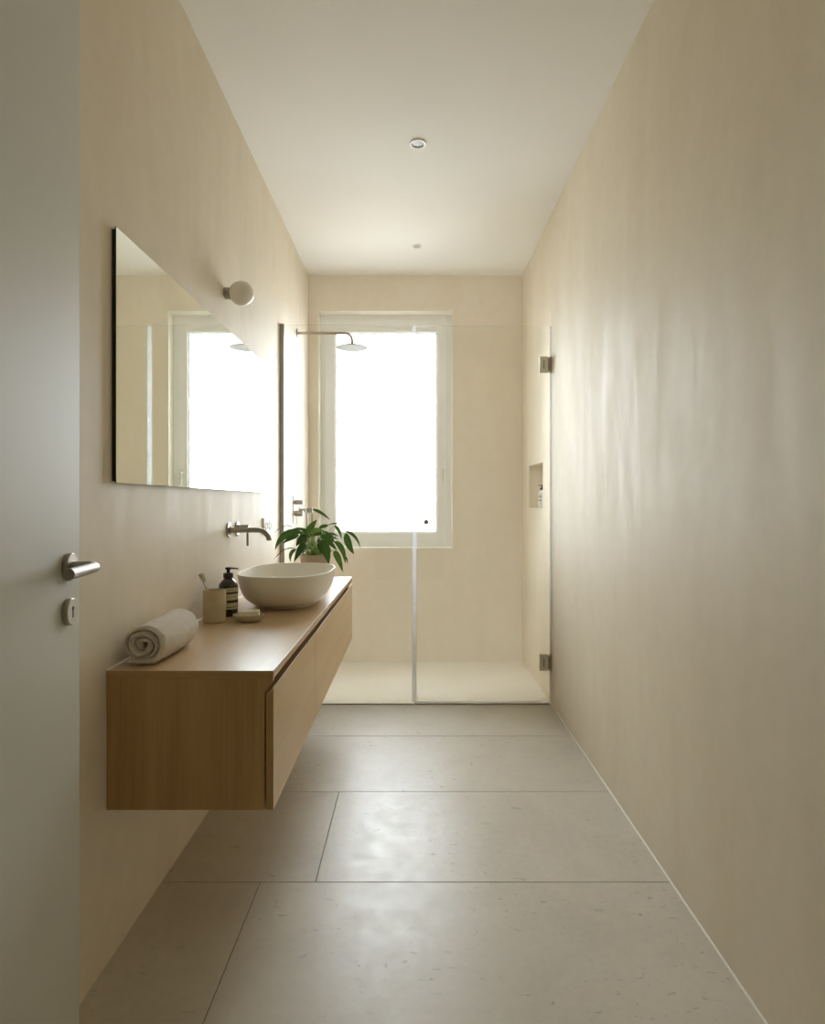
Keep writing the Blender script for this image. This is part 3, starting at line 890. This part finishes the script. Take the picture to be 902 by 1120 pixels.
my = 4.025
sm = thing('shower_mixer', 'chrome shower mixer plate with two knobs and hand shower on left wall', 'shower mixer', (XL, my, 1.11))
bm = new()
box(bm, XL, XL + 0.005, my - 0.035, my + 0.035, 1.020, 1.200, 0.002)
obj('cover_plate', bm, M['steel_d'], sm)
for zz, rr_ in ((1.155, 0.0145), (1.083, 0.0175)):
    bm = new(); cyl(bm, (XL + 0.004, my, zz), (1, 0, 0), rr_, 0.054, 0.0015, 32)
    obj('knob', bm, M['steel_d'], sm)
bm = new(); hyy = 4.22
cyl(bm, (XL, hyy, 1.102), (1, 0, 0), 0.024, 0.006, 0.0015, 32); cyl(bm, (XL + 0.005, hyy, 1.102), (1, 0, 0), 0.0115, 0.075, 0.001, 24)
cyl(bm, (-0.700, hyy, 1.085), (0, 0, 1), 0.017, 0.032, 0.002, 24)
obj('holder', bm, M['steel'], sm)
bm = new(); tube(bm, [(-0.722, hyy - 0.014, 1.118), (-0.722, hyy - 0.014, 1.112), (-0.722, hyy - 0.016, 1.0), (-0.722, hyy - 0.016, 0.90), (-0.722, hyy - 0.016, 0.885)], [0.009, 0.011, 0.0105, 0.010, 0.007], 20)
obj('hand_shower', bm, M['chrome'], sm)
bm = new(); hp = []
for k in range(25):
    t = k / 24
    hp.append((-0.722 + 0.034 * t, hyy - 0.016 + 0.02 * t + 0.03 * math.sin(PI * t), 0.89 + 0.19 * t - 0.42 * math.sin(PI * t) ** 0.8))
tube(bm, hp, 0.0062, 12)
obj('hose', bm, M['steel'], sm)

# ------------------------------------------------------------------ ceiling fittings
def spot(label, x, y, r, drop):
    o = thing('ceiling_spotlight', label, 'spotlight', (x, y, H))
    D = Matrix.Translation((x, y, H)) @ Matrix.Rotation(PI, 4, 'X')
    bm = new(); lathe(bm, [(r * 0.98, 0), (r, 0.001), (r * 0.97, drop), (r * 0.84, drop + 0.001), (r * 0.72, drop - 0.001), (r * 0.68, 0.0006)], 48, D, cap0=False, cap1=False)
    obj('trim_ring', bm, M['plastic'], o)
    bm = new(); lathe(bm, [(r * 0.70, 0.0), (r * 0.70, 0.0012), (r * 0.3, 0.0018), (0.0, 0.002)], 32, D, cap1=False)
    obj('lamp_lens', bm, M['lens'], o)
spot('round recessed spotlight in the ceiling nearest the camera', 0.0147, 2.89, 0.039, 0.006)
spot('tiny recessed spotlight in the ceiling above the shower', 0.0147, 4.05, 0.033, 0.005)

# ------------------------------------------------------------------ daylight
w = bpy.data.worlds.new('overcast_sky'); sc.world = w; w.use_nodes = True
nt = w.node_tree; bg = nt.nodes['Background']
bg.inputs['Strength'].default_value = 1.0
wtc = nt.nodes.new('ShaderNodeTexCoord'); wsx = nt.nodes.new('ShaderNodeSeparateXYZ'); nt.links.new(wtc.outputs['Generated'], wsx.inputs[0])
# overcast sky over darker ground
nt.links.new(ramp(nt, maprange(nt, wsx.outputs['Z'], -1, 1, 0, 1), [(0.49, (0.50, 0.52, 0.53)), (0.51, (0.91, 0.975, 1.07))]), bg.inputs['Color'])
ld = bpy.data.lights.new('window_portal', 'AREA'); ld.shape = 'RECTANGLE'; ld.size = WX1 - WX0; ld.size_y = WZ1 - WZ0
ld.cycles.is_portal = True
lo = bpy.data.objects.new('window_portal', ld); COL.objects.link(lo)
lo.location = ((WX0 + WX1) / 2, YB + 0.26, (WZ0 + WZ1) / 2); lo.rotation_euler = (-PI / 2, 0, 0)

# ------------------------------------------------------------------ camera
cam = bpy.data.cameras.new('camera'); co = bpy.data.objects.new('camera', cam); COL.objects.link(co)
co.location = (0, 0, EYE); co.rotation_euler = (PI / 2, 0, 0)
cam.sensor_fit = 'HORIZONTAL'; cam.sensor_width = 36; cam.lens = F / 902 * 36
cam.shift_x = -2.5 / 902; cam.shift_y = -11.0 / 902
cam.clip_start = 0.02
sc.camera = co
sc.view_settings.view_transform = 'Standard'; sc.view_settings.look = 'None'
sc.view_settings.gamma = 1; sc.view_settings.use_curve_mapping = False
sc.view_settings.exposure = 4.36
c = sc.cycles
c.max_bounces = 16; c.diffuse_bounces = 10; c.glossy_bounces = 6; c.transparent_max_bounces = 24; c.transmission_bounces = 8
c.use_denoising = True; c.sample_clamp_indirect = 8; c.blur_glossy = 0.3
c.caustics_reflective = True
